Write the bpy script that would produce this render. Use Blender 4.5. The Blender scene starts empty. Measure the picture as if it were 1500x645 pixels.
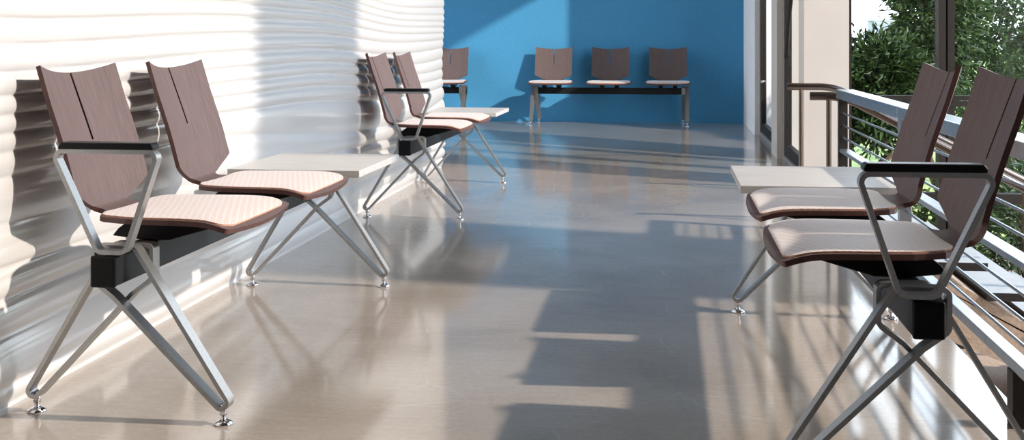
import bpy, math, random
from mathutils import Vector, Matrix, noise
C = bpy.context.scene.collection
PI = math.pi
random.seed(7)

# ------------------------------------------------------------------ materials
def new_mat(name):
    m = bpy.data.materials.new(name); m.use_nodes = True
    nt = m.node_tree
    return m, nt, nt.nodes['Principled BSDF']
def setp(b, **k):
    for n, v in k.items():
        n = n.replace('_', ' ')
        if n in b.inputs: b.inputs[n].default_value = v
def rgb(r, g, b): return (r, g, b, 1.0)
def ramp(nt, src, stops):
    r = nt.nodes.new('ShaderNodeValToRGB'); e = r.color_ramp.elements
    while len(e) < len(stops): e.new(0.5)
    for el, (p, c) in zip(e, stops): el.position = p; el.color = c
    nt.links.new(src, r.inputs['Fac']); return r.outputs['Color']
def coords(nt, kind, scale, rot=(0, 0, 0)):
    t = nt.nodes.new('ShaderNodeTexCoord'); mp = nt.nodes.new('ShaderNodeMapping')
    mp.inputs['Scale'].default_value = scale; mp.inputs['Rotation'].default_value = rot
    nt.links.new(t.outputs[kind], mp.inputs['Vector']); return mp.outputs['Vector']
def noise_tex(nt, vec, scale, detail=4, rough=.55, dist=0):
    n = nt.nodes.new('ShaderNodeTexNoise'); n.inputs['Scale'].default_value = scale
    n.inputs['Detail'].default_value = detail; n.inputs['Roughness'].default_value = rough
    n.inputs['Distortion'].default_value = dist
    nt.links.new(vec, n.inputs['Vector']); return n.outputs['Fac']
def bump(nt, b, src, strength, dist=.002):
    n = nt.nodes.new('ShaderNodeBump'); n.inputs['Strength'].default_value = strength
    n.inputs['Distance'].default_value = dist
    nt.links.new(src, n.inputs['Height']); nt.links.new(n.outputs['Normal'], b.inputs['Normal'])
def mixc(nt, fac, a, b_, mode='MIX'):
    n = nt.nodes.new('ShaderNodeMix'); n.data_type = 'RGBA'; n.blend_type = mode
    if isinstance(fac, float): n.inputs[0].default_value = fac
    else: nt.links.new(fac, n.inputs[0])
    for i, s in ((6, a), (7, b_)):
        if isinstance(s, tuple): n.inputs[i].default_value = s
        else: nt.links.new(s, n.inputs[i])
    return n.outputs[2]
def simple(name, col, rough=.5, metal=0.0, ior=1.45, nscale=0, namp=.12, **k):
    m, nt, b = new_mat(name)
    setp(b, Base_Color=rgb(*col), Roughness=rough, Metallic=metal, IOR=ior, **k)
    if nscale:
        f = noise_tex(nt, coords(nt, 'Object', (1, 1, 1)), nscale, 5)
        lo = tuple(c * (1 - namp) for c in col); hi = tuple(min(1, c * (1 + namp)) for c in col)
        nt.links.new(ramp(nt, f, [(.3, rgb(*lo)), (.7, rgb(*hi))]), b.inputs['Base Color'])
    return m

# mauve-brown wood veneer: fine grain runs along the V of the uv map
def wood(name, dark, light, rough):
    m, nt, b = new_mat(name); setp(b, Roughness=rough, IOR=1.45, Specular_IOR_Level=.12)
    f = noise_tex(nt, coords(nt, 'UV', (420, 12, 1)), 1.0, 5, .6, .3)
    g = noise_tex(nt, coords(nt, 'UV', (70, 3, 1)), 1.0, 3, .5, .6)
    c1 = ramp(nt, f, [(.32, rgb(*dark)), (.68, rgb(*light))])
    c2 = ramp(nt, g, [(.3, rgb(.93, .92, .92)), (.7, rgb(1.05, 1.04, 1.04))])
    nt.links.new(mixc(nt, 1.0, c1, c2, 'MULTIPLY'), b.inputs['Base Color'])
    bump(nt, b, f, .12, .0006); return m
M = {}
M['wood'] = wood('wood_veneer', (.118, .084, .082), (.178, .134, .131), .5)
M['wood_edge'] = simple('wood_edge', (.11, .048, .04), .45, nscale=60)
# seat cloth: pale cream with rows of small peach dashes
m, nt, b = new_mat('seat_cloth'); setp(b, Roughness=.5, Sheen_Weight=.5, Sheen_Roughness=.4)
br = nt.nodes.new('ShaderNodeTexBrick'); br.offset = .5
br.inputs['Color1'].default_value = rgb(.70, .44, .345); br.inputs['Color2'].default_value = rgb(.66, .385, .295)
br.inputs['Mortar'].default_value = rgb(.75, .71, .685)
br.inputs['Scale'].default_value = 1; br.inputs['Mortar Size'].default_value = .0035
br.inputs['Mortar Smooth'].default_value = .4
br.inputs['Brick Width'].default_value = .022; br.inputs['Row Height'].default_value = .0105
nt.links.new(coords(nt, 'Object', (1, 1, 1), (0, 0, .5)), br.inputs['Vector'])
nt.links.new(br.outputs['Color'], b.inputs['Base Color'])
bump(nt, b, br.outputs['Fac'], .25, .001); M['cloth'] = m
M['cloth_edge'] = simple('seat_cloth_edge', (.74, .40, .27), .85, nscale=120, namp=.25)
# white-washed table laminate
m, nt, b = new_mat('table_laminate'); setp(b, Roughness=.4)
f = noise_tex(nt, coords(nt, 'Object', (6, 90, 90)), 1, 4, .6, .2)
nt.links.new(ramp(nt, f, [(.3, rgb(.50, .48, .46)), (.65, rgb(.62, .60, .58))]), b.inputs['Base Color']); M['laminate'] = m
M['black'] = simple('black_plastic', (.007, .007, .008), .4, nscale=40, Specular_IOR_Level=.2)
M['black_pad'] = simple('black_rubber', (.006, .006, .007), .35, nscale=30, Specular_IOR_Level=.25)
M['beam'] = simple('beam_black', (.014, .016, .019), .45, nscale=40, Specular_IOR_Level=.25)
# satin aluminium
m, nt, b = new_mat('satin_metal'); setp(b, Metallic=.75, Roughness=.34)
f = noise_tex(nt, coords(nt, 'Object', (30, 30, 30)), 4, 3)
nt.links.new(ramp(nt, f, [(.3, rgb(.36, .36, .355)), (.7, rgb(.42, .42, .415))]), b.inputs['Base Color']); M['alu'] = m
M['chrome'] = simple('chrome', (.72, .72, .74), .08, 1.0, nscale=20, namp=.03)
M['rail'] = simple('brushed_rail', (.50, .53, .56), .28, .9, nscale=30, namp=.08)
M['bronze'] = simple('bronze_rail', (.19, .15, .125), .22, 1.0, nscale=25, namp=.08)
M['frame'] = simple('window_frame', (.030, .025, .022), .5, 0, nscale=30, Specular_IOR_Level=.15)
M['jamb'] = simple('door_jamb', (.26, .25, .24), .5, .1, nscale=30)
M['post'] = simple('dark_post', (.035, .03, .027), .45, .1, nscale=30, Specular_IOR_Level=.2)
M['pillar'] = simple('pillar_paint', (.60, .55, .505), .6, nscale=3, namp=.03)
M['whitewall'] = simple('white_paint', (.90, .88, .88), .6, nscale=3, namp=.03)
M['darkwall'] = simple('charcoal_paint', (.03, .029, .028), .8, nscale=3, namp=.05)
M['ceil'] = simple('ceiling_paint', (.32, .32, .32), .8, nscale=3, namp=.03)
M['tread'] = simple('tread_stone', (.52, .55, .56), .35, nscale=20, namp=.08)
M['bark'] = simple('bark', (.10, .065, .045), .9, nscale=15, namp=.4)
M['lawn'] = simple('lawn', (.38, .44, .11), .9, nscale=3, namp=.45)
M['facade'] = simple('hazed_facade', (.30, .33, .38), .8, nscale=.2, namp=.05)  # distance haze is put into the pale bluish colour
M['facade_window'] = simple('hazed_window', (.20, .24, .31), .5, nscale=.3, namp=.05)  # same haze put into the pane colour
def leafmat(name, a, c):
    m, nt, b = new_mat(name); setp(b, Roughness=.5)
    f = noise_tex(nt, coords(nt, 'Object', (1, 1, 1)), 14, 3)
    nt.links.new(ramp(nt, f, [(.3, rgb(*a)), (.7, rgb(*c))]), b.inputs['Base Color'])
    if 'Subsurface Weight' in b.inputs: pass
    return m
M['leaf'] = leafmat('leaf_dark', (.008, .024, .006), (.065, .12, .026))
M['leaf2'] = leafmat('leaf_mid', (.015, .04, .008), (.085, .14, .03))
# blue wall: painted fabric-like plaster
m, nt, b = new_mat('blue_wall'); setp(b, Roughness=.7)
f = noise_tex(nt, coords(nt, 'Object', (40, 40, 120)), 1, 5, .6)
nt.links.new(ramp(nt, f, [(.3, rgb(.050, .27, .51)), (.7, rgb(.068, .32, .585))]), b.inputs['Base Color'])
bump(nt, b, f, .1, .002); M['blue'] = m
# glossy white rippled wall
m, nt, b = new_mat('rippled_wall'); setp(b, Roughness=.12, IOR=1.65)
f = noise_tex(nt, coords(nt, 'Object', (1, 1, 1)), 260, 3)
nt.links.new(ramp(nt, f, [(.3, rgb(.68, .67, .66)), (.7, rgb(.73, .72, .71))]), b.inputs['Base Color']); M['ripple'] = m
# polished concrete
m, nt, b = new_mat('polished_concrete'); setp(b, IOR=1.72)
big = noise_tex(nt, coords(nt, 'Object', (1, 1, 1)), 1.3, 6, .6, .4)
streak = noise_tex(nt, coords(nt, 'Object', (5, 60, 1)), 1, 5, .65, .2)
fine = noise_tex(nt, coords(nt, 'Object', (1, 1, 1)), 60, 4, .7)
c1 = ramp(nt, big, [(.25, rgb(.305, .255, .212)), (.5, rgb(.392, .342, .292)), (.75, rgb(.47, .42, .37))])
c2 = ramp(nt, streak, [(.25, rgb(.94, .94, .94)), (.75, rgb(1.05, 1.05, 1.05))])
c3 = ramp(nt, fine, [(.25, rgb(.90, .90, .90)), (.75, rgb(1.09, 1.09, 1.09))])
c = mixc(nt, 1.0, mixc(nt, 1.0, c1, c2, 'MULTIPLY'), c3, 'MULTIPLY')
vo = nt.nodes.new('ShaderNodeTexVoronoi'); vo.feature = 'DISTANCE_TO_EDGE'; vo.inputs['Scale'].default_value = 1.6
wv = nt.nodes.new('ShaderNodeMix'); wv.data_type = 'RGBA'; wv.blend_type = 'ADD'; wv.inputs[0].default_value = .25
cv = coords(nt, 'Object', (1, 1, 1)); nz = nt.nodes.new('ShaderNodeTexNoise'); nz.inputs['Scale'].default_value = 2.2
nt.links.new(cv, nz.inputs['Vector']); nt.links.new(cv, wv.inputs[6]); nt.links.new(nz.outputs['Color'], wv.inputs[7])
nt.links.new(wv.outputs[2], vo.inputs['Vector'])
scr = ramp(nt, vo.outputs['Distance'], [(0, rgb(1, 1, 1)), (.005, rgb(0, 0, 0))])
msk = ramp(nt, noise_tex(nt, coords(nt, 'Object', (1, 1, 1)), 2.7, 2), [(.5, rgb(0, 0, 0)), (.62, rgb(.6, .6, .6))])
sc = mixc(nt, 1.0, scr, msk, 'MULTIPLY')
nt.links.new(mixc(nt, sc, c, rgb(.48, .46, .44)), b.inputs['Base Color'])
rr = ramp(nt, streak, [(.2, rgb(.07, .07, .07)), (.8, rgb(.13, .13, .13))])
nt.links.new(rr, b.inputs['Roughness']); bump(nt, b, streak, .03, .001); M['floor'] = m
# sandy ground
m, nt, b = new_mat('sand_ground'); setp(b, Roughness=.95)
f = noise_tex(nt, coords(nt, 'Object', (1, 1, 1)), 45, 6, .7)
nt.links.new(ramp(nt, f, [(.3, rgb(.36, .26, .19)), (.7, rgb(.52, .40, .30))]), b.inputs['Base Color']); bump(nt, b, f, .5, .01); M['sand'] = m
# clear pane: lets light straight through, mirrors a little of what is in front
m, nt, b = new_mat('clear_glass'); nt.nodes.remove(b)
tr = nt.nodes.new('ShaderNodeBsdfTransparent'); tr.inputs['Color'].default_value = rgb(.96, .98, .98)
gl = nt.nodes.new('ShaderNodeBsdfGlossy'); gl.inputs['Roughness'].default_value = .01
mx = nt.nodes.new('ShaderNodeMixShader')
mx.inputs[0].default_value = .003; nt.links.new(tr.outputs[0], mx.inputs[1]); nt.links.new(gl.outputs[0], mx.inputs[2])
nt.links.new(mx.outputs[0], nt.nodes['Material Output'].inputs['Surface']); M['glass'] = m

# ------------------------------------------------------------------ geometry helpers
class MB:
    def __init__(s): s.v = []; s.f = []; s.mi = []; s.sm = []; s.uv = {}
    def add(s, vs, fs, mi=0, smooth=False, uvs=None):
        o = len(s.v); s.v += [tuple(p) for p in vs]
        for k, f in enumerate(fs):
            s.f.append(tuple(i + o for i in f)); s.mi.append(mi); s.sm.append(smooth)
            if uvs: s.uv[len(s.f) - 1] = [uvs[i] for i in f]
    def box(s, x0, x1, y0, y1, z0, z1, mi=0):
        s.add([(x0, y0, z0), (x1, y0, z0), (x1, y1, z0), (x0, y1, z0), (x0, y0, z1), (x1, y0, z1), (x1, y1, z1), (x0, y1, z1)],
              [(0, 3, 2, 1), (4, 5, 6, 7), (0, 1, 5, 4), (1, 2, 6, 5), (2, 3, 7, 6), (3, 0, 4, 7)], mi)
    def prism(s, poly, axis, a, b, mi=0):
        # poly in the two remaining axes (x,z) for 'y', (x,y) for 'z'
        def P(p, t): return (p[0], t, p[1]) if axis == 'y' else (p[0], p[1], t)
        n = len(poly); vs = [P(p, a) for p in poly] + [P(p, b) for p in poly]
        fs = [tuple(range(n - 1, -1, -1)), tuple(range(n, 2 * n))] + [(i, (i + 1) % n, n + (i + 1) % n, n + i) for i in range(n)]
        s.add(vs, fs, mi)
    def tube(s, path, r, n=12, mi=0):
        path = [Vector(p) for p in path]; rings = []; prev = None
        for i, p in enumerate(path):
            t = ((path[min(i + 1, len(path) - 1)] - path[max(i - 1, 0)])).normalized()
            if prev is None:
                a = Vector((0, 0, 1)) if abs(t.z) < .9 else Vector((1, 0, 0)); x = t.cross(a).normalized()
            else: x = (prev - t * prev.dot(t)).normalized()
            prev = x; y = t.cross(x); rr = r[i] if isinstance(r, (list, tuple)) else r
            rings.append([p + (x * math.cos(2 * PI * k / n) + y * math.sin(2 * PI * k / n)) * rr for k in range(n)])
        vs = [q for rg in rings for q in rg]
        fs = [(i * n + k, i * n + (k + 1) % n, (i + 1) * n + (k + 1) % n, (i + 1) * n + k) for i in range(len(rings) - 1) for k in range(n)]
        s.add(vs, fs, mi, True)
        s.add(rings[0], [tuple(range(n))], mi); s.add(rings[-1], [tuple(range(n - 1, -1, -1))], mi)
    def lathe(s, prof, c=(0, 0), n=20, mi=0):
        vs = [(c[0] + r * math.cos(2 * PI * k / n), c[1] + r * math.sin(2 * PI * k / n), z) for r, z in prof for k in range(n)]
        fs = [(i * n + k, i * n + (k + 1) % n, (i + 1) * n + (k + 1) % n, (i + 1) * n + k) for i in range(len(prof) - 1) for k in range(n)]
        s.add(vs, fs, mi, True)
    def loopbar(s, pts, y0, y1, t, mi=0):
        # closed bar of flat section: centre line pts in (x,z), spans y0..y1, thickness t in plane
        n = len(pts); inn = []; out = []
        for i in range(n):
            p0 = Vector(pts[i - 1]); p1 = Vector(pts[i]); p2 = Vector(pts[(i + 1) % n])
            a = (p1 - p0).normalized(); b_ = (p2 - p1).normalized(); tt = (a + b_)
            tt = tt.normalized() if tt.length > 1e-6 else a
            nn = Vector((-tt.y, tt.x)); k = 1 / max(.5, nn.dot(Vector((-a.y, a.x))))
            inn.append(p1 + nn * t / 2 * k); out.append(p1 - nn * t / 2 * k)
        def ring(l, y): return [(p.x, y, p.y) for p in l]
        q = lambda a, b_: [(i, (i + 1) % n, n + (i + 1) % n, n + i) for i in range(n)]
        for A, B, sm in ((ring(inn, y0), ring(inn, y1), True), (ring(out, y1), ring(out, y0), True),
                         (ring(out, y0), ring(inn, y0), False), (ring(inn, y1), ring(out, y1), False)):
            s.add(A + B, q(A, B), mi, sm)
    def build(s, name, mats, parent=None, loc=(0, 0, 0), bevel=0, seg=2):
        me = bpy.data.meshes.new(name); me.from_pydata(s.v, [], s.f)
        for mt in (mats if isinstance(mats, (list, tuple)) else [mats]): me.materials.append(mt)
        me.polygons.foreach_set('material_index', s.mi); me.polygons.foreach_set('use_smooth', s.sm)
        if s.uv:
            ul = me.uv_layers.new(name='UVMap')
            for p in me.polygons:
                if p.index in s.uv:
                    for li, c in zip(p.loop_indices, s.uv[p.index]): ul.data[li].uv = c
        me.update()
        o = bpy.data.objects.new(name, me); C.objects.link(o); o.location = loc
        if parent: o.parent = parent
        if bevel:
            bv = o.modifiers.new('bevel', 'BEVEL'); bv.width = bevel; bv.segments = seg; bv.limit_method = 'ANGLE'
        return o
def fillet(pts, radii, closed=True, n=8):
    out = []; N = len(pts)
    for i in range(N):
        r = radii[i] if isinstance(radii, (list, tuple)) else radii
        p = Vector(pts[i])
        if (not closed and i in (0, N - 1)) or r <= 0: out.append(tuple(p)); continue
        a = (Vector(pts[i - 1]) - p); b_ = (Vector(pts[(i + 1) % N]) - p); la, lb = a.length, b_.length
        a.normalize(); b_.normalize(); ang = math.acos(max(-1, min(1, a.dot(b_))))
        d = min(r / math.tan(ang / 2), la * .48, lb * .48); rr = d * math.tan(ang / 2)
        c = p + (a + b_).normalized() * (rr / math.sin(ang / 2))
        s0 = p + a * d - c; s1 = p + b_ * d - c
        for k in range(n + 1):
            t = k / n; w = ang_slerp(s0, s1, t); out.append(tuple(c + w))
    return out
def ang_slerp(a, b, t):
    d = max(-1, min(1, a.normalized().dot(b.normalized()))); th = math.acos(d)
    if th < 1e-5: return a.lerp(b, t)
    return (a * math.sin((1 - t) * th) + b * math.sin(t * th)) / math.sin(th)
def tag(o, label=None, cat=None, group=None, kind=None):
    if label: o['label'] = label
    if cat: o['category'] = cat
    if group: o['group'] = group
    if kind: o['kind'] = kind
    return o
def empty(name, loc, rz=0):
    o = bpy.data.objects.new(name, None); C.objects.link(o); o.location = loc; o.rotation_euler = (0, 0, rz)
    o.empty_display_size = .1; return o
def copy_tree(o, parent):
    c = o.copy(); C.objects.link(c); c.parent = parent
    for ch in o.children: copy_tree(ch, c)
    return c

# ------------------------------------------------------------------ chairs of the benches
# local axes of a bench: x = forward, y = along the beam, z = up
PROF = [(-.2640, .7900), (-.2030, .6210), (-.1710, .5160), (-.1580, .4720), (-.1500, .4585), (-.1310, .4520), (-.0970, .4485),
        (-.0470, .4465), (.0530, .4465), (.1430, .4465), (.1930, .4430), (.2380, .4310), (.2560, .4250)]
def spline(P, n):
    out = []; m = len(P)
    for i in range(m - 1):
        p0, p1, p2, p3 = P[max(i - 1, 0)], P[i], P[i + 1], P[min(i + 2, m - 1)]
        for k in range(n):
            t = k / n
            out.append(tuple(.5 * (2 * p1[j] + (p2[j] - p0[j]) * t + (2 * p0[j] - 5 * p1[j] + 4 * p2[j] - p3[j]) * t * t
                                   + (3 * p1[j] - p0[j] - 3 * p2[j] + p3[j]) * t ** 3) for j in (0, 1)))
    out.append(P[-1]); return out
def lerp_tab(T, x):
    for (a, va), (b_, vb) in zip(T, T[1:]):
        if x <= b_: return va + (vb - va) * max(0, (x - a)) / (b_ - a)
    return T[-1][1]
CL = spline(PROF, 12)
SL = [0.0]
for a, b_ in zip(CL, CL[1:]): SL.append(SL[-1] + math.hypot(b_[0] - a[0], b_[1] - a[1]))
def s_of(p): return min(range(len(CL)), key=lambda i: math.hypot(CL[i][0] - p[0], CL[i][1] - p[1]))
def sv(p): return SL[s_of(p)]
sB = sv((-.1685, .508)); sN = sv((-.150, .4585)); sS = sv((-.007, .4465)); sE = SL[-1]; sC = sv((-.097, .4485))
HW = [(0, .197), (sB, .199), (sB + .006, .195), (sB + .014, .180), (sN - .018, .128), (sN - .008, .104), (sN, .091), (sN + .012, .083), (sN + .024, .086), (sC - .012, .108),
      (sC, .160), (sC + .010, .188), (sC + .025, .203), (sS - .03, .213), (sS, .221), (sS + .05, .227), (sE - .06, .232), (sE - .020, .231), (sE - .015, .222), (sE - .007, .15), (sE - .002, .08), (sE, .03)]
def shell_point(i, x, inset=0):
    """point of the shell surface: row i of the centre line, x = signed fraction of the half width"""
    hw = lerp_tab(HW, SL[i]) - inset; y = hw * x
    a, b_ = CL[max(i - 1, 0)], CL[min(i + 1, len(CL) - 1)]
    tx, tz = b_[0] - a[0], b_[1] - a[1]; l = math.hypot(tx, tz); tx /= l; tz /= l
    nx, nz = -tz, tx                                  # towards the sitter / up
    if nz < 0 and tx > .5: nx, nz = -nx, -nz
    s = SL[i]; dep = lerp_tab([(0, .031), (sB, .026), (sN, .016), (sC, .006), (sS, .004), (sE, .002)], s)
    d = dep * (y / .205) ** 2
    up = .013 * (y / .2) ** 2 * max(0, 1 - s / .08)
    return (CL[i][0] + nx * d, y, CL[i][1] + nz * d + up), (nx, nz)
def layer_mesh(mb, rows, xs, thick, inset=0, slit=None, lift=0, dome=0, mat=0, rim=1):
    top = []; bot = []; uv = []
    nx_ = len(xs)
    for r in rows:
        for x in xs:
            e = max(abs(x), 0); rr = (r - rows[0]) / (rows[-1] - rows[0])
            p, n = shell_point(r, x, inset + (.045 * (max(0, rr - .84) / .16) ** 3 if dome else 0))
            h = lift + dome * (1 - e ** 6) * (1 - abs(2 * rr - 1) ** 10)
            top.append((p[0] + n[0] * (h + thick / 2), p[1], p[2] + n[1] * (h + thick / 2)))
            bot.append((p[0] - n[0] * thick / 2 + n[0] * lift, p[1], p[2] - n[1] * thick / 2 + n[1] * lift))
            uv.append((p[1], SL[r]))
    fs = []
    for i in range(len(rows) - 1):
        for j in range(nx_ - 1):
            if slit and SL[rows[i]] < slit and xs[j] * xs[j + 1] < 0: continue
            fs.append((i * nx_ + j, (i + 1) * nx_ + j, (i + 1) * nx_ + j + 1, i * nx_ + j + 1))
    N = len(top)
    mb.add(top, fs, mat, True, uv); mb.add(bot, [tuple(reversed(f)) for f in fs], mat if rim != 2 else 1, True, uv)
    cnt = {}
    for f in fs:
        for a, b_ in zip(f, f[1:] + f[:1]):
            k = (min(a, b_), max(a, b_)); cnt.setdefault(k, []).append((a, b_))
    for k, l in cnt.items():
        if len(l) == 1:
            a, b_ = l[0]
            mb.add([top[a], top[b_], bot[b_], bot[a]], [(1, 0, 3, 2)], 1, False, [uv[a], uv[b_], uv[b_], uv[a]])
XS = [-1, -.985, -.9, -.75, -.6, -.45, -.3, -.15, -.024, .024, .15, .3, .45, .6, .75, .9, .985, 1]
XP = [-1, -.99, -.96, -.9, -.75, -.6, -.45, -.3, -.15, 0, .15, .3, .45, .6, .75, .9, .96, .99, 1]
def make_chair(parent, y):
    mb = MB(); rows = list(range(len(CL)))
    layer_mesh(mb, rows, XS, .012, 0, slit=.170)
    shell = mb.build('seat_shell', [M['wood'], M['wood_edge']], parent, (0, y, 0))
    mb = MB(); r0 = next(i for i in rows if SL[i] > sC - .004); r1 = next(i for i in rows if SL[i] > sE - .022)
    layer_mesh(mb, rows[r0:r1 + 1], XP, .005, .011, lift=.0075, dome=.0045)
    pad = mb.build('seat_pad', [M['cloth'], M['cloth_edge']], shell)
    for s in (-1, 1):
        mb = MB(); mb.prism([(-.10, .397), (-.02, .388), (.045, .388), (.185, .428), (.185, .440), (-.05, .440), (-.085, .415)], 'y', s * .075 - .022, s * .075 + .022)
        mb.build('seat_bracket', M['black'], shell, bevel=.003)
    return shell
def make_leg(parent, side, y, legs_lo):
    # one hairpin of flat bar: outer strand, turn over the foot, inner strand under the beam, up its far side
    cx, cz, r = (.243 if side > 0 else .227), .053, .014
    A = (.036, .400)
    def tang(p, sgn):
        d = Vector((p[0] - cx, p[1] - cz)); L = d.length; a = math.atan2(d.y, d.x); o = math.acos(r / L)
        return a + sgn * o
    K = (-.015, .287); t0 = tang(A, -1); t1 = tang(K, 1)
    if t0 < t1: t0 += 2 * PI
    # go the long way round underneath, from the outer tangent to the inner one
    a0 = t0 if t0 > 0 else t0 + 2 * PI
    arc = []
    st, en = tang(A, -1), tang(K, 1)
    while en > st: en -= 2 * PI
    n = 12
    for k in range(n + 1): arc.append((cx + r * math.cos(st + (en - st) * k / n), cz + r * math.sin(st + (en - st) * k / n)))
    pts = fillet([A] , [0], False) 
    head = fillet([arc[-1], K, (-.062, .322), (-.062, .400), A, arc[0]], [0, .01, .02, .012, .018, 0], False, 6)
    loop = arc + head[1:-1]
    loop = [(side * p[0], p[1]) for p in loop]
    if side < 0: loop.reverse()
    mb = MB(); yo = (-.0185 if y == legs_lo else .0185) * side
    mb.loopbar(loop, y + yo - .018, y + yo + .018, .0095)
    leg = mb.build('leg', M['alu'], parent, bevel=.0015)
    g = MB(); c = (side * cx, y + yo)
    g.lathe([(.0001, .046), (.0085, .046), (.0085, .022), (.0055, .020), (.0055, .013), (.010, .012), (.021, .005), (.022, .0), (.0001, .0)], c)
    g.build('glide_foot', M['chrome'], leg)
    return leg
def make_armrest(parent, y):
    loop = fillet([(-.030, .3955), (.036, .3955), (.113, .6225), (-.138, .6225)], [.02, .02, .016, .016], True, 7)
    mb = MB(); mb.loopbar(loop, y - .014, y + .014, .010)
    a = mb.build('armrest', M['alu'], parent, bevel=.0015)
    mb = MB(); mb.prism([(-.119, .6275), (.103, .6275), (.105, .634), (.099, .6435), (-.113, .6435), (-.120, .635)], 'y', y - .02, y + .02)
    mb.build('arm_pad', M['black_pad'], a, bevel=.004, seg=3)
def make_beam(parent, y0, y1):
    mb = MB(); mb.box(-.043, .013, y0 + .012, y1 - .012, .318, .386)
    bm = mb.build('beam', M['beam'], parent, bevel=.004)
    for ya, yb in ((y0, y0 + .012), (y1 - .012, y1)):
        mb = MB(); mb.box(-.045, .015, ya, yb, .316, .388); mb.build('end_cap', M['black'], bm, bevel=.006, seg=3)
def make_table(parent, y0, y1):
    mb = MB(); mb.box(-.185, .258, y0, y1, .431, .454)
    t = mb.build('table_top', M['laminate'], parent, bevel=.002)
    mb = MB(); mb.box(-.10, .12, (y0 + y1) / 2 - .09, (y0 + y1) / 2 + .09, .425, .431); mb.box(-.05, .02, (y0 + y1) / 2 - .06, (y0 + y1) / 2 + .06, .386, .426)
    mb.build('table_bracket', M['black'], t)
SP, US = .608, 1.525
def make_bench(chairs, legs, beam, arm=None, table=None):
    root = empty('beam_bench', (0, 0, 0))
    make_beam(root, *beam)
    for y in legs:
        for s in (1, -1): make_leg(root, s, y, legs[0])
    first = None
    for y in chairs:
        if first is None: first = make_chair(root, y)
        else:
            c = copy_tree(first, root); c.location = (0, y, 0)
    if arm is not None: make_armrest(root, arm)
    if table: make_table(root, *table)
    return root
G = 'benches of the waiting area'
b1 = make_bench([.2377, .2377 + SP], [0, US], (-.085, US + .06), -.068, (1.145, 1.72))
b1.location = (-1.2455, 2.665, 0)
tag(b1, 'two-seat bench with armrest and white end table, nearest along the white rippled wall', 'bench', G)
b2 = copy_tree(b1, None); b2.location = (-1.254, 5.850, 0)
tag(b2, 'two-seat bench with white end table, farther along the rippled wall, near its end', 'bench', G)
b3 = make_bench([US - .2427, US - .2427 - SP], [0, US], (-.06, US + .085), US + .068, (US - 1.725, US - 1.15))
b3.location = (.465, 2.410 + US, 0); b3.rotation_euler = (0, 0, PI)
tag(b3, 'two-seat bench in front of the metal railing, its shaded dark wood backs to the stairs', 'bench', G)
SB = 1.573
b4 = make_bench([SB / 2 - SP, SB / 2, SB / 2 + SP], [0, SB], (-.035, SB + .035))
b4.location = (-1.3985, 12.765, 0); b4.rotation_euler = (0, 0, -PI / 2)
tag(b4, 'three-seat armless bench standing wholly in view against the blue wall', 'bench', G)
b5 = copy_tree(b4, None); b5.location = (-1.3985 - 2.345, 12.765, 0)
tag(b5, 'armless bench at the blue wall, mostly hidden behind the end of the rippled wall', 'bench', G)

# ------------------------------------------------------------------ room
HT = 4.6
def struct(mb, name, mats, bevel=0, parent=None):
    o = mb.build(name, mats, parent, bevel=bevel)
    if parent is None: o['kind'] = 'structure'
    return o
mb = MB(); mb.prism([(-5, -3), (.82, -3), (.82, 7.25), (1.10, 7.25), (1.10, 13.3), (-5, 13.3)], 'z', -.16, 0)
struct(mb, 'floor', M['floor'])
mb = MB(); mb.box(-5, 2.75, -3.2, 13.5, HT, HT + .2); struct(mb, 'ceiling', M['ceil'])
mb = MB(); mb.box(-5.2, 1.10, 13.12, 13.32, 0, HT); struct(mb, 'wall_back', M['blue'])
mb = MB(); mb.box(-5.2, -5, -3.2, 9.6, 0, HT); struct(mb, 'wall_far_left', M['whitewall'])
mb = MB(); mb.box(-5.2, 2.75, -3.2, -3, -.16, HT); struct(mb, 'wall_front', M['darkwall'])
mb = MB(); mb.box(.797, 1.06, 11.46, 13.12, 0, HT); struct(mb, 'wall_right', [M['whitewall']])
w = empty('fill_opening', (-5.1, 10.7, 0)); w['kind'] = 'structure'  # unseen opening added to let sky light into the far end
for y in (-1.05, .1, 1.25, 2.35):
    mb = MB(); mb.box(-.04, .04, y - .03, y + .03, 0, HT); mb.build('mullion', M['frame'], w)
# rippled wall: stacked wavy ridges that run along it, drift and merge
def ripple(Y, z):
    zz = z + .030 * math.sin(.95 * Y + 1.2) + .012 * math.sin(1.6 * Y + 2.6 * z + .4) + .003 * math.sin(3.3 * Y - 2.2 * z + 1)
    q = min(max(zz, -.1), 1.2); g = -math.log(1 - .353 * q) / .030 + max(0, zz - 1.2) * 20
    ph = PI * g * .98 + 1.7 * math.sin(7.3 * zz + .9 * math.sin(.7 * Y)) + .9 * math.sin(16.7 * zz + 1.3 * math.sin(.55 * Y + 1) + .4 * Y)
    a = .0105 + .005 * math.sin(4.1 * z + .9 * Y) 
    d = a * 1.5 * abs(math.sin(ph)) ** .6 + .006 * math.sin(9 * z + .6 * Y) + .004
    return d * min(1, max(0, (z - .01) / .05))
mb = MB(); zs = []; z = 0.0
while z < HT: zs.append(z); z += .0055 if z < 1.55 else .03
zs.append(HT); ys = [1.0 + .045 * i for i in range(int((8.25 - 1.0) / .045) + 1)] + [8.25]
XW = -1.556
vs = [(XW + ripple(Y, z), Y, z) for z in zs for Y in ys]; n = len(ys)
mb.add(vs, [(i * n + j, i * n + j + 1, (i + 1) * n + j + 1, (i + 1) * n + j) for i in range(len(zs) - 1) for j in range(n - 1)], 0, True)
e1 = [(XW + ripple(8.25, z), 8.25, z) for z in zs] + [(-1.72, 8.25, z) for z in zs]; k = len(zs)
mb.add(e1, [(i, k + i, k + i + 1, i + 1) for i in range(k - 1)])
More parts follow.
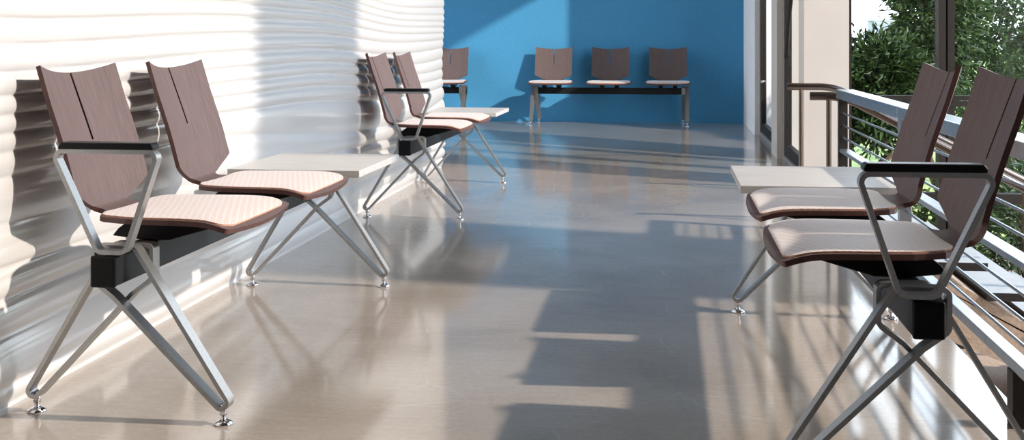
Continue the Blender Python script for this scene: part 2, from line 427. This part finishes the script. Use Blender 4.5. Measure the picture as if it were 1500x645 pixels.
mb.add([(-1.72, 8.25, 0), (-1.72, -3, 0), (-1.72, -3, HT), (-1.72, 8.25, HT)], [(0, 1, 2, 3)])
mb.add([(XW + .004, 1.0, 0), (XW + .004, -3, 0), (XW + .004, -3, HT), (XW + .004, 1.0, HT)], [(3, 2, 1, 0)])
struct(mb, 'wall_left', M['ripple'])
mb = MB(); mb.box(2.45, 2.75, -3.0, 2.25, -1.0, HT); struct(mb, 'wall_light_block', M['darkwall'])  # unseen wall added to block sun and sky beside the camera
# pillars on the right
for i, (y0, y1) in enumerate(((7.36, 7.66), (9.18, 9.66))):
    mb = MB(); mb.box(.80, 1.06, y0, y1, 0, HT); o = struct(mb, 'trim_%d' % (i + 1), M['pillar'])
mb = MB(); mb.box(1.06, 1.075, 7.36, 7.40, -1.0, HT); struct(mb, 'trim_3', M['frame'])
mb = MB(); mb.box(2.45, 2.75, 3.82, 4.74, -1.0, HT); struct(mb, 'trim_4', M['pillar'])
# glazed door between the pillars and a narrow window beyond
d = empty('door_1', (.87, 8.42, 0)); d['kind'] = 'structure'
def part(name, mat, par, *boxes, bevel=0):
    mb = MB()
    for b_ in boxes: mb.box(*b_)
    return mb.build(name, mat, par, bevel=bevel)
part('frame', M['jamb'], d, (-.03, .03, .66, .76, 0, HT), (-.03, .03, -.76, -.70, 0, HT), (-.03, .03, -.70, .66, 0, .035), bevel=.002)
part('leaf_frame_shade_panel', M['frame'], d, (-.02, .02, .57, .655, .04, 3.7), (-.02, .02, -.69, -.60, .04, 3.7), (-.02, .02, -.60, .57, .04, .12), (-.02, .02, -.60, .57, 2.62, 3.7), bevel=.002)  # opaque panel above the glass is added for its shadow
part('pane', M['glass'], d, (-.004, .004, -.60, .57, .12, 2.62))
mb = MB(); mb.tube([(-.045, .30, .76), (-.055, .05, .98), (-.06, -.25, 1.22)], .014, 10); mb.build('closer_arm', M['post'], d)
part('latch_box', M['post'], d, (-.05, -.02, .28, .36, .70, .82), bevel=.004)
w = empty('window_2', (.87, 10.57, 0)); w['kind'] = 'structure'
part('frame', M['jamb'], w, (-.03, .03, .83, .89, 0, HT), (-.03, .03, -.91, -.84, 0, HT), (-.03, .03, -.84, .83, 0, .04), bevel=.002)
part('leaf_frame_shade_panel', M['frame'], w, (-.02, .02, .765, .825, .045, 3.7), (-.02, .02, -.835, -.76, .045, 3.7), (-.02, .02, -.76, .765, .045, .12), (-.02, .02, -.76, .765, 2.62, 3.7))  # opaque panel on top added to shade the blue wall's upper corner
part('pane', M['glass'], w, (-.004, .004, -.76, .765, .12, 2.62))
mb = MB(); mb.tube([(-.02, .30, .52), (-.06, .30, .52), (-.06, .20, .52)], .012, 10); mb.build('handle', M['alu'], w)
# glazed wall beyond the stairs
w = empty('window_1', (1.06, 7.66, -1)); w['kind'] = 'structure'
part('mullion', M['frame'], w, (.575, .618, 0, .09, 0, HT + 1), (.630, .672, .01, .09, 0, HT + 1), (.615, .633, .03, .07, 0, HT + 1))
part('mullion', M['frame'], w, (1.40, 1.50, 0, .09, 0, HT + 1))
for z0, z1 in ((1.475, 1.505), (1.512, 1.540)): part('transom', M['frame'], w, (0, 1.40, 0.005, .08, z0, z1))
part('transom', M['frame'], w, (0, 1.40, 0.005, .08, .885, .945))
part('sill', M['frame'], w, (0, 1.40, 0, .1, 0, .08))
part('pane', M['glass'], w, (.016, .575, .04, .046, .08, HT + 1)); part('pane', M['glass'], w, (.672, 1.40, .04, .046, .08, HT + 1))
# ------------------------------------------------------------------ railing along the stairwell
g = empty('guard_railing', (.785, 4.2, 0))
tag(g, 'steel guard railing with flat rails and thin cables behind the right-hand bench', 'railing')
Y0, Y1 = -1.2, 1.46
def gp(name, mat, *boxes, bevel=.002): return part(name, mat, g, *boxes, bevel=bevel)
gp('top_rail', M['rail'], (-.025, .050, -3.2, -.012, .612, .653), bevel=.003)
gp('top_rail', M['rail'], (-.025, .050, -.008, Y1 + .012, .612, .653), bevel=.003)
gp('middle_rail', M['rail'], (-.015, .027, -3.2, Y1, .369, .385))
gp('bottom_rail', M['rail'], (-.015, .021, -3.2, Y1, .127, .153))
for y in (Y1, 0, -2.8):
    mm = M['post'] if y == Y1 else M['rail']
    gp('post', mm, (-.018, .022, y - .02, y + .02, 0, .612))
gp('stub_post', M['post'], (-.018, .018, -1.36, -1.31, 0, .127))
for z in (.546, .490, .435, .304, .248, .191):
    mb = MB(); mb.tube([(.002, -3.2, z), (.002, Y1, z)], .0042, 8); mb.build('cable', M['rail'], g)
# handrails: level start over the landing, then down with the stairs
def handrail(y, x0, xb, slope, posts, label):
    h = empty('stair_handrail', (.755, y, 0)); z0 = .612
    path = [(x0, y, z0)]; bend = []
    for k in range(9):
        t = k / 8; bend.append((xb + .16 * t, y, z0 - slope * .16 * t * t / 2))
    path += bend; xe = 2.95; path.append((xe, y, bend[-1][2] - slope * (xe - bend[-1][0])))
    path = [(p[0] - .755, 0, p[2]) for p in path]
    mb = MB(); mb.tube(path, .0205, 16); mb.build('rail_tube', M['bronze'], h)
    def zr(x):
        for a, b_ in zip(path, path[1:]):
            if a[0] <= x <= b_[0]: return a[2] + (b_[2] - a[2]) * (x - a[0]) / (b_[0] - a[0])
    for px, zb in posts:
        mb = MB(); mb.tube([(px - .755, 0, zb), (px - .755, 0, zr(px - .755) - .012)], .0125, 12); mb.build('post', M['bronze'], h)
    return tag(h, label, 'handrail', 'bronze stair handrails')
# stairs going down to the right
st = empty('staircase', (.82, 6.5, 0)); RISE, RUN = .137, .235
tag(st, 'open staircase with pale stone treads going down beyond the railing', 'staircase')
mb = MB(); mb.box(0, .41, -.65, .65, -.055, -.004); mb.mi = [1, 0, 1, 1, 1, 1]; mb.build('landing', [M['tread'], M['post']], st)  # pale top, sides darkened: their shade is put into the colour
TZ = []
for k in range(1, 7):
    zt = -.020 - RISE * k; x = .41 + RUN * (k - 1); TZ.append((.82 + x, zt))
    mb = MB(); mb.box(x, x + RUN + .004, -.65, .65, zt - .038, zt); mb.mi = [1, 0, 1, 1, 1, 1]; mb.build('tread', [M['tread'], M['post']], st)  # shade on the side faces is painted in with the dark material
xe = .41 + RUN * 6; zl = lambda x: -.060 - RISE * (1 + (x - .41) / RUN)
mb = MB(); mb.prism([(.02, -.056), (.26, -.056), (.41, zl(.41)), (xe, zl(xe)), (xe, -1.0), (xe - .12, -1.0), (.41, -.50), (.02, -.30)], 'y', -.62, .62)
mb.build('sloped_slab', M['sand'], st)
def tread_z(x):
    z = 0
    for tx, tz in TZ:
        if x >= tx: z = tz
    return z
handrail(7.11, .677, .86, .50, [(.755, 0), (1.98, tread_z(1.98))], 'farther bronze handrail of the stairs, its level end reaching past the large pillar edge')
handrail(5.89, .668, .745, .52, [(.755, 0), (1.98, tread_z(1.98))], 'nearer bronze handrail of the stairs, starting beside the dark end post of the railing')

# ------------------------------------------------------------------ outside
mb = MB(); mb.box(-60, 60, -20, 11.0, -1.2, -1.0); o = struct(mb, 'ground', M['sand'])
mb = MB(); mb.box(-60, 160, 11.0, 320, -1.25, -1.0); o = struct(mb, 'lawn', M['lawn'])
def leaf_cloud(rx, ry, rz, nclump, per, seed, size=.13, hollow=.35):
    rnd = random.Random(seed); mb = MB(); vs = []; fs = []
    for c in range(nclump):
        while True:
            p = Vector((rnd.uniform(-1, 1), rnd.uniform(-1, 1), rnd.uniform(-1, 1)))
            if hollow < p.length < 1: break
        ctr = Vector((p.x * rx, p.y * ry, p.z * rz)); outd = Vector((p.x, p.y, p.z * .6)).normalized()
        for k in range(per):
            dirv = (outd * .7 + Vector((rnd.gauss(0, .7), rnd.gauss(0, .7), rnd.gauss(-.1, .55)))).normalized()
            side = dirv.cross(Vector((rnd.gauss(0, 1), rnd.gauss(0, 1), rnd.gauss(0, 1)))).normalized()
            L = size * rnd.uniform(.6, 1.3); Wd = L * rnd.uniform(.13, .2); nrm = dirv.cross(side)
            b0 = ctr + dirv * rnd.uniform(.0, .10) + Vector((rnd.gauss(0, .05), rnd.gauss(0, .05), rnd.gauss(0, .04)))
            o = len(vs)
            vs += [b0, b0 + dirv * L * .45 + side * Wd + nrm * L * .05, b0 + dirv * L - nrm * L * .12, b0 + dirv * L * .45 - side * Wd + nrm * L * .05]
            fs.append((o, o + 1, o + 2, o + 3))
    mb.add(vs, fs, 0, False); return mb
def tree(x, y, zc, r, rz, seed, label, mat, n, group='trees outside the glass', size=.085):
    rnd = random.Random(seed + 99)
    t = empty('leafy_tree', (x, y, -1.0))
    top = zc + 1 + rz * .5; mb = MB(); path = []
    for k in range(8): path.append((rnd.gauss(0, .03) * k, rnd.gauss(0, .03) * k, top * k / 7))
    mb.tube(path, [.07 * (1 - .1 * k) for k in range(8)], 8)
    mb.build('trunk', M['bark'], t)
    for q in range(5):
        a = rnd.uniform(0, 2 * PI); z0 = zc + 1 - rz * .7 + rz * q * .2; mb = MB()
        mb.tube([(0, 0, z0), (math.cos(a) * r * .35, math.sin(a) * r * .35, z0 + .2), (math.cos(a) * r * .75, math.sin(a) * r * .75, z0 + .3 + .2 * rz)], [.03, .022, .008], 6)
        mb.build('branch', M['bark'], t)
    leaf_cloud(r, r, rz, n, 34, seed, size).build('foliage', mat, t, (0, 0, zc + 1))
    return tag(t, label, 'tree', group)
tree(4.15, 15.6, 1.35, 1.30, 1.60, 1, 'tall dense tree filling the glass right of the dark mullion', M['leaf'], 1150)
tree(2.58, 12.2, 1.20, .36, .80, 2, 'dark leafy tree showing just left of the window mullion', M['leaf'], 230)
tree(1.74, 10.5, .46, .36, .44, 3, 'low rounded tree beside the large pillar, below the far tower', M['leaf'], 210)
def shrub(x, y, r, h, seed, label, mat, n):
    t = empty('shrub', (x, y, -1.0)); mb = MB()
    for q in range(6):
        a = q * 1.05; mb.tube([(0, 0, 0), (math.cos(a) * r * .3, math.sin(a) * r * .3, h * .5), (math.cos(a) * r * .6, math.sin(a) * r * .6, h * .85)], [.012, .009, .004], 6)
    mb.build('stem', M['bark'], t)
    leaf_cloud(r, r, h * .5, n, 30, seed, .085, .2).build('foliage', mat, t, (0, 0, h * .52))
    return tag(t, label, 'shrub', 'shrubs outside the glass')
shrub(1.75, 8.9, .36, .70, 11, 'low green shrub glimpsed under the railing between the two right-hand chair backs', M['leaf2'], 70)
shrub(3.05, 11.2, .60, 1.05, 12, 'taller dark shrub behind the low green shrub, below the descending handrails', M['leaf'], 110)
shrub(2.75, 9.3, .50, .9, 13, 'dark shrub outside right of the chair nearest the camera', M['leaf'], 90)
# tower far away
tw = empty('office_tower', (44.5, 250, -1.0))
tag(tw, 'pale hazy office tower far away above the trees', 'building')
mb = MB(); mb.box(-3.6, 3.3, 0, 8, 0, 6.0); mb.box(-3.9, 3.6, -.3, 8.3, 6.0, 6.35); mb.build('tower_block', M['facade'], tw)
for r in range(4):
    for c_ in range(6):
        part('window', M['facade_window'], tw, (-3.1 + c_ * 1.05, -2.4 + c_ * 1.05, -.05, .02, 2.6 + r * .8, 3.1 + r * .8))

# ------------------------------------------------------------------ light, sky, camera
wd = bpy.data.worlds.new('sky'); bpy.context.scene.world = wd; wd.use_nodes = True; nt = wd.node_tree
bg = nt.nodes['Background']; tc = nt.nodes.new('ShaderNodeTexCoord'); sx = nt.nodes.new('ShaderNodeSeparateXYZ')
nt.links.new(tc.outputs['Generated'], sx.inputs[0])
nt.links.new(ramp(nt, sx.outputs['Z'], [(0, rgb(.90, .95, 1.0)), (.30, rgb(.82, .90, 1.0)), (.6, rgb(.27, .38, .56)), (.9, rgb(.12, .2, .38))]), bg.inputs['Color'])
bg.inputs['Strength'].default_value = 5.0
sl = bpy.data.lights.new('sunlight', 'POINT'); sl.energy = 9200; sl.color = (1.0, .88, .76); sl.shadow_soft_size = .16
# sunlight hardly weakens over the depth of a room
sl.use_nodes = True; nt = sl.node_tree; em = nt.nodes['Emission']; lf = nt.nodes.new('ShaderNodeLightFalloff')
lf.inputs['Strength'].default_value = 1 / 13.3 ** 2; nt.links.new(lf.outputs['Constant'], em.inputs['Strength'])
so = bpy.data.objects.new('sunlight', sl); C.objects.link(so); so.location = (10.2, 2.7, 7.8)
cam = bpy.data.cameras.new('camera'); co = bpy.data.objects.new('camera', cam); C.objects.link(co)
co.location = (0, 0, .87); co.rotation_euler = (PI / 2, 0, .1283)
cam.sensor_width = 36; cam.lens = 1774.78 / 1500 * 36; cam.shift_y = -(322.5 - 61.21) / 1500
cam.clip_end = 1000; cam.clip_start = .02
sc_ = bpy.context.scene; sc_.camera = co
sc_.view_settings.view_transform = 'Standard'; sc_.view_settings.look = 'None'
sc_.view_settings.gamma = 1; sc_.view_settings.use_curve_mapping = False; sc_.view_settings.exposure = 0
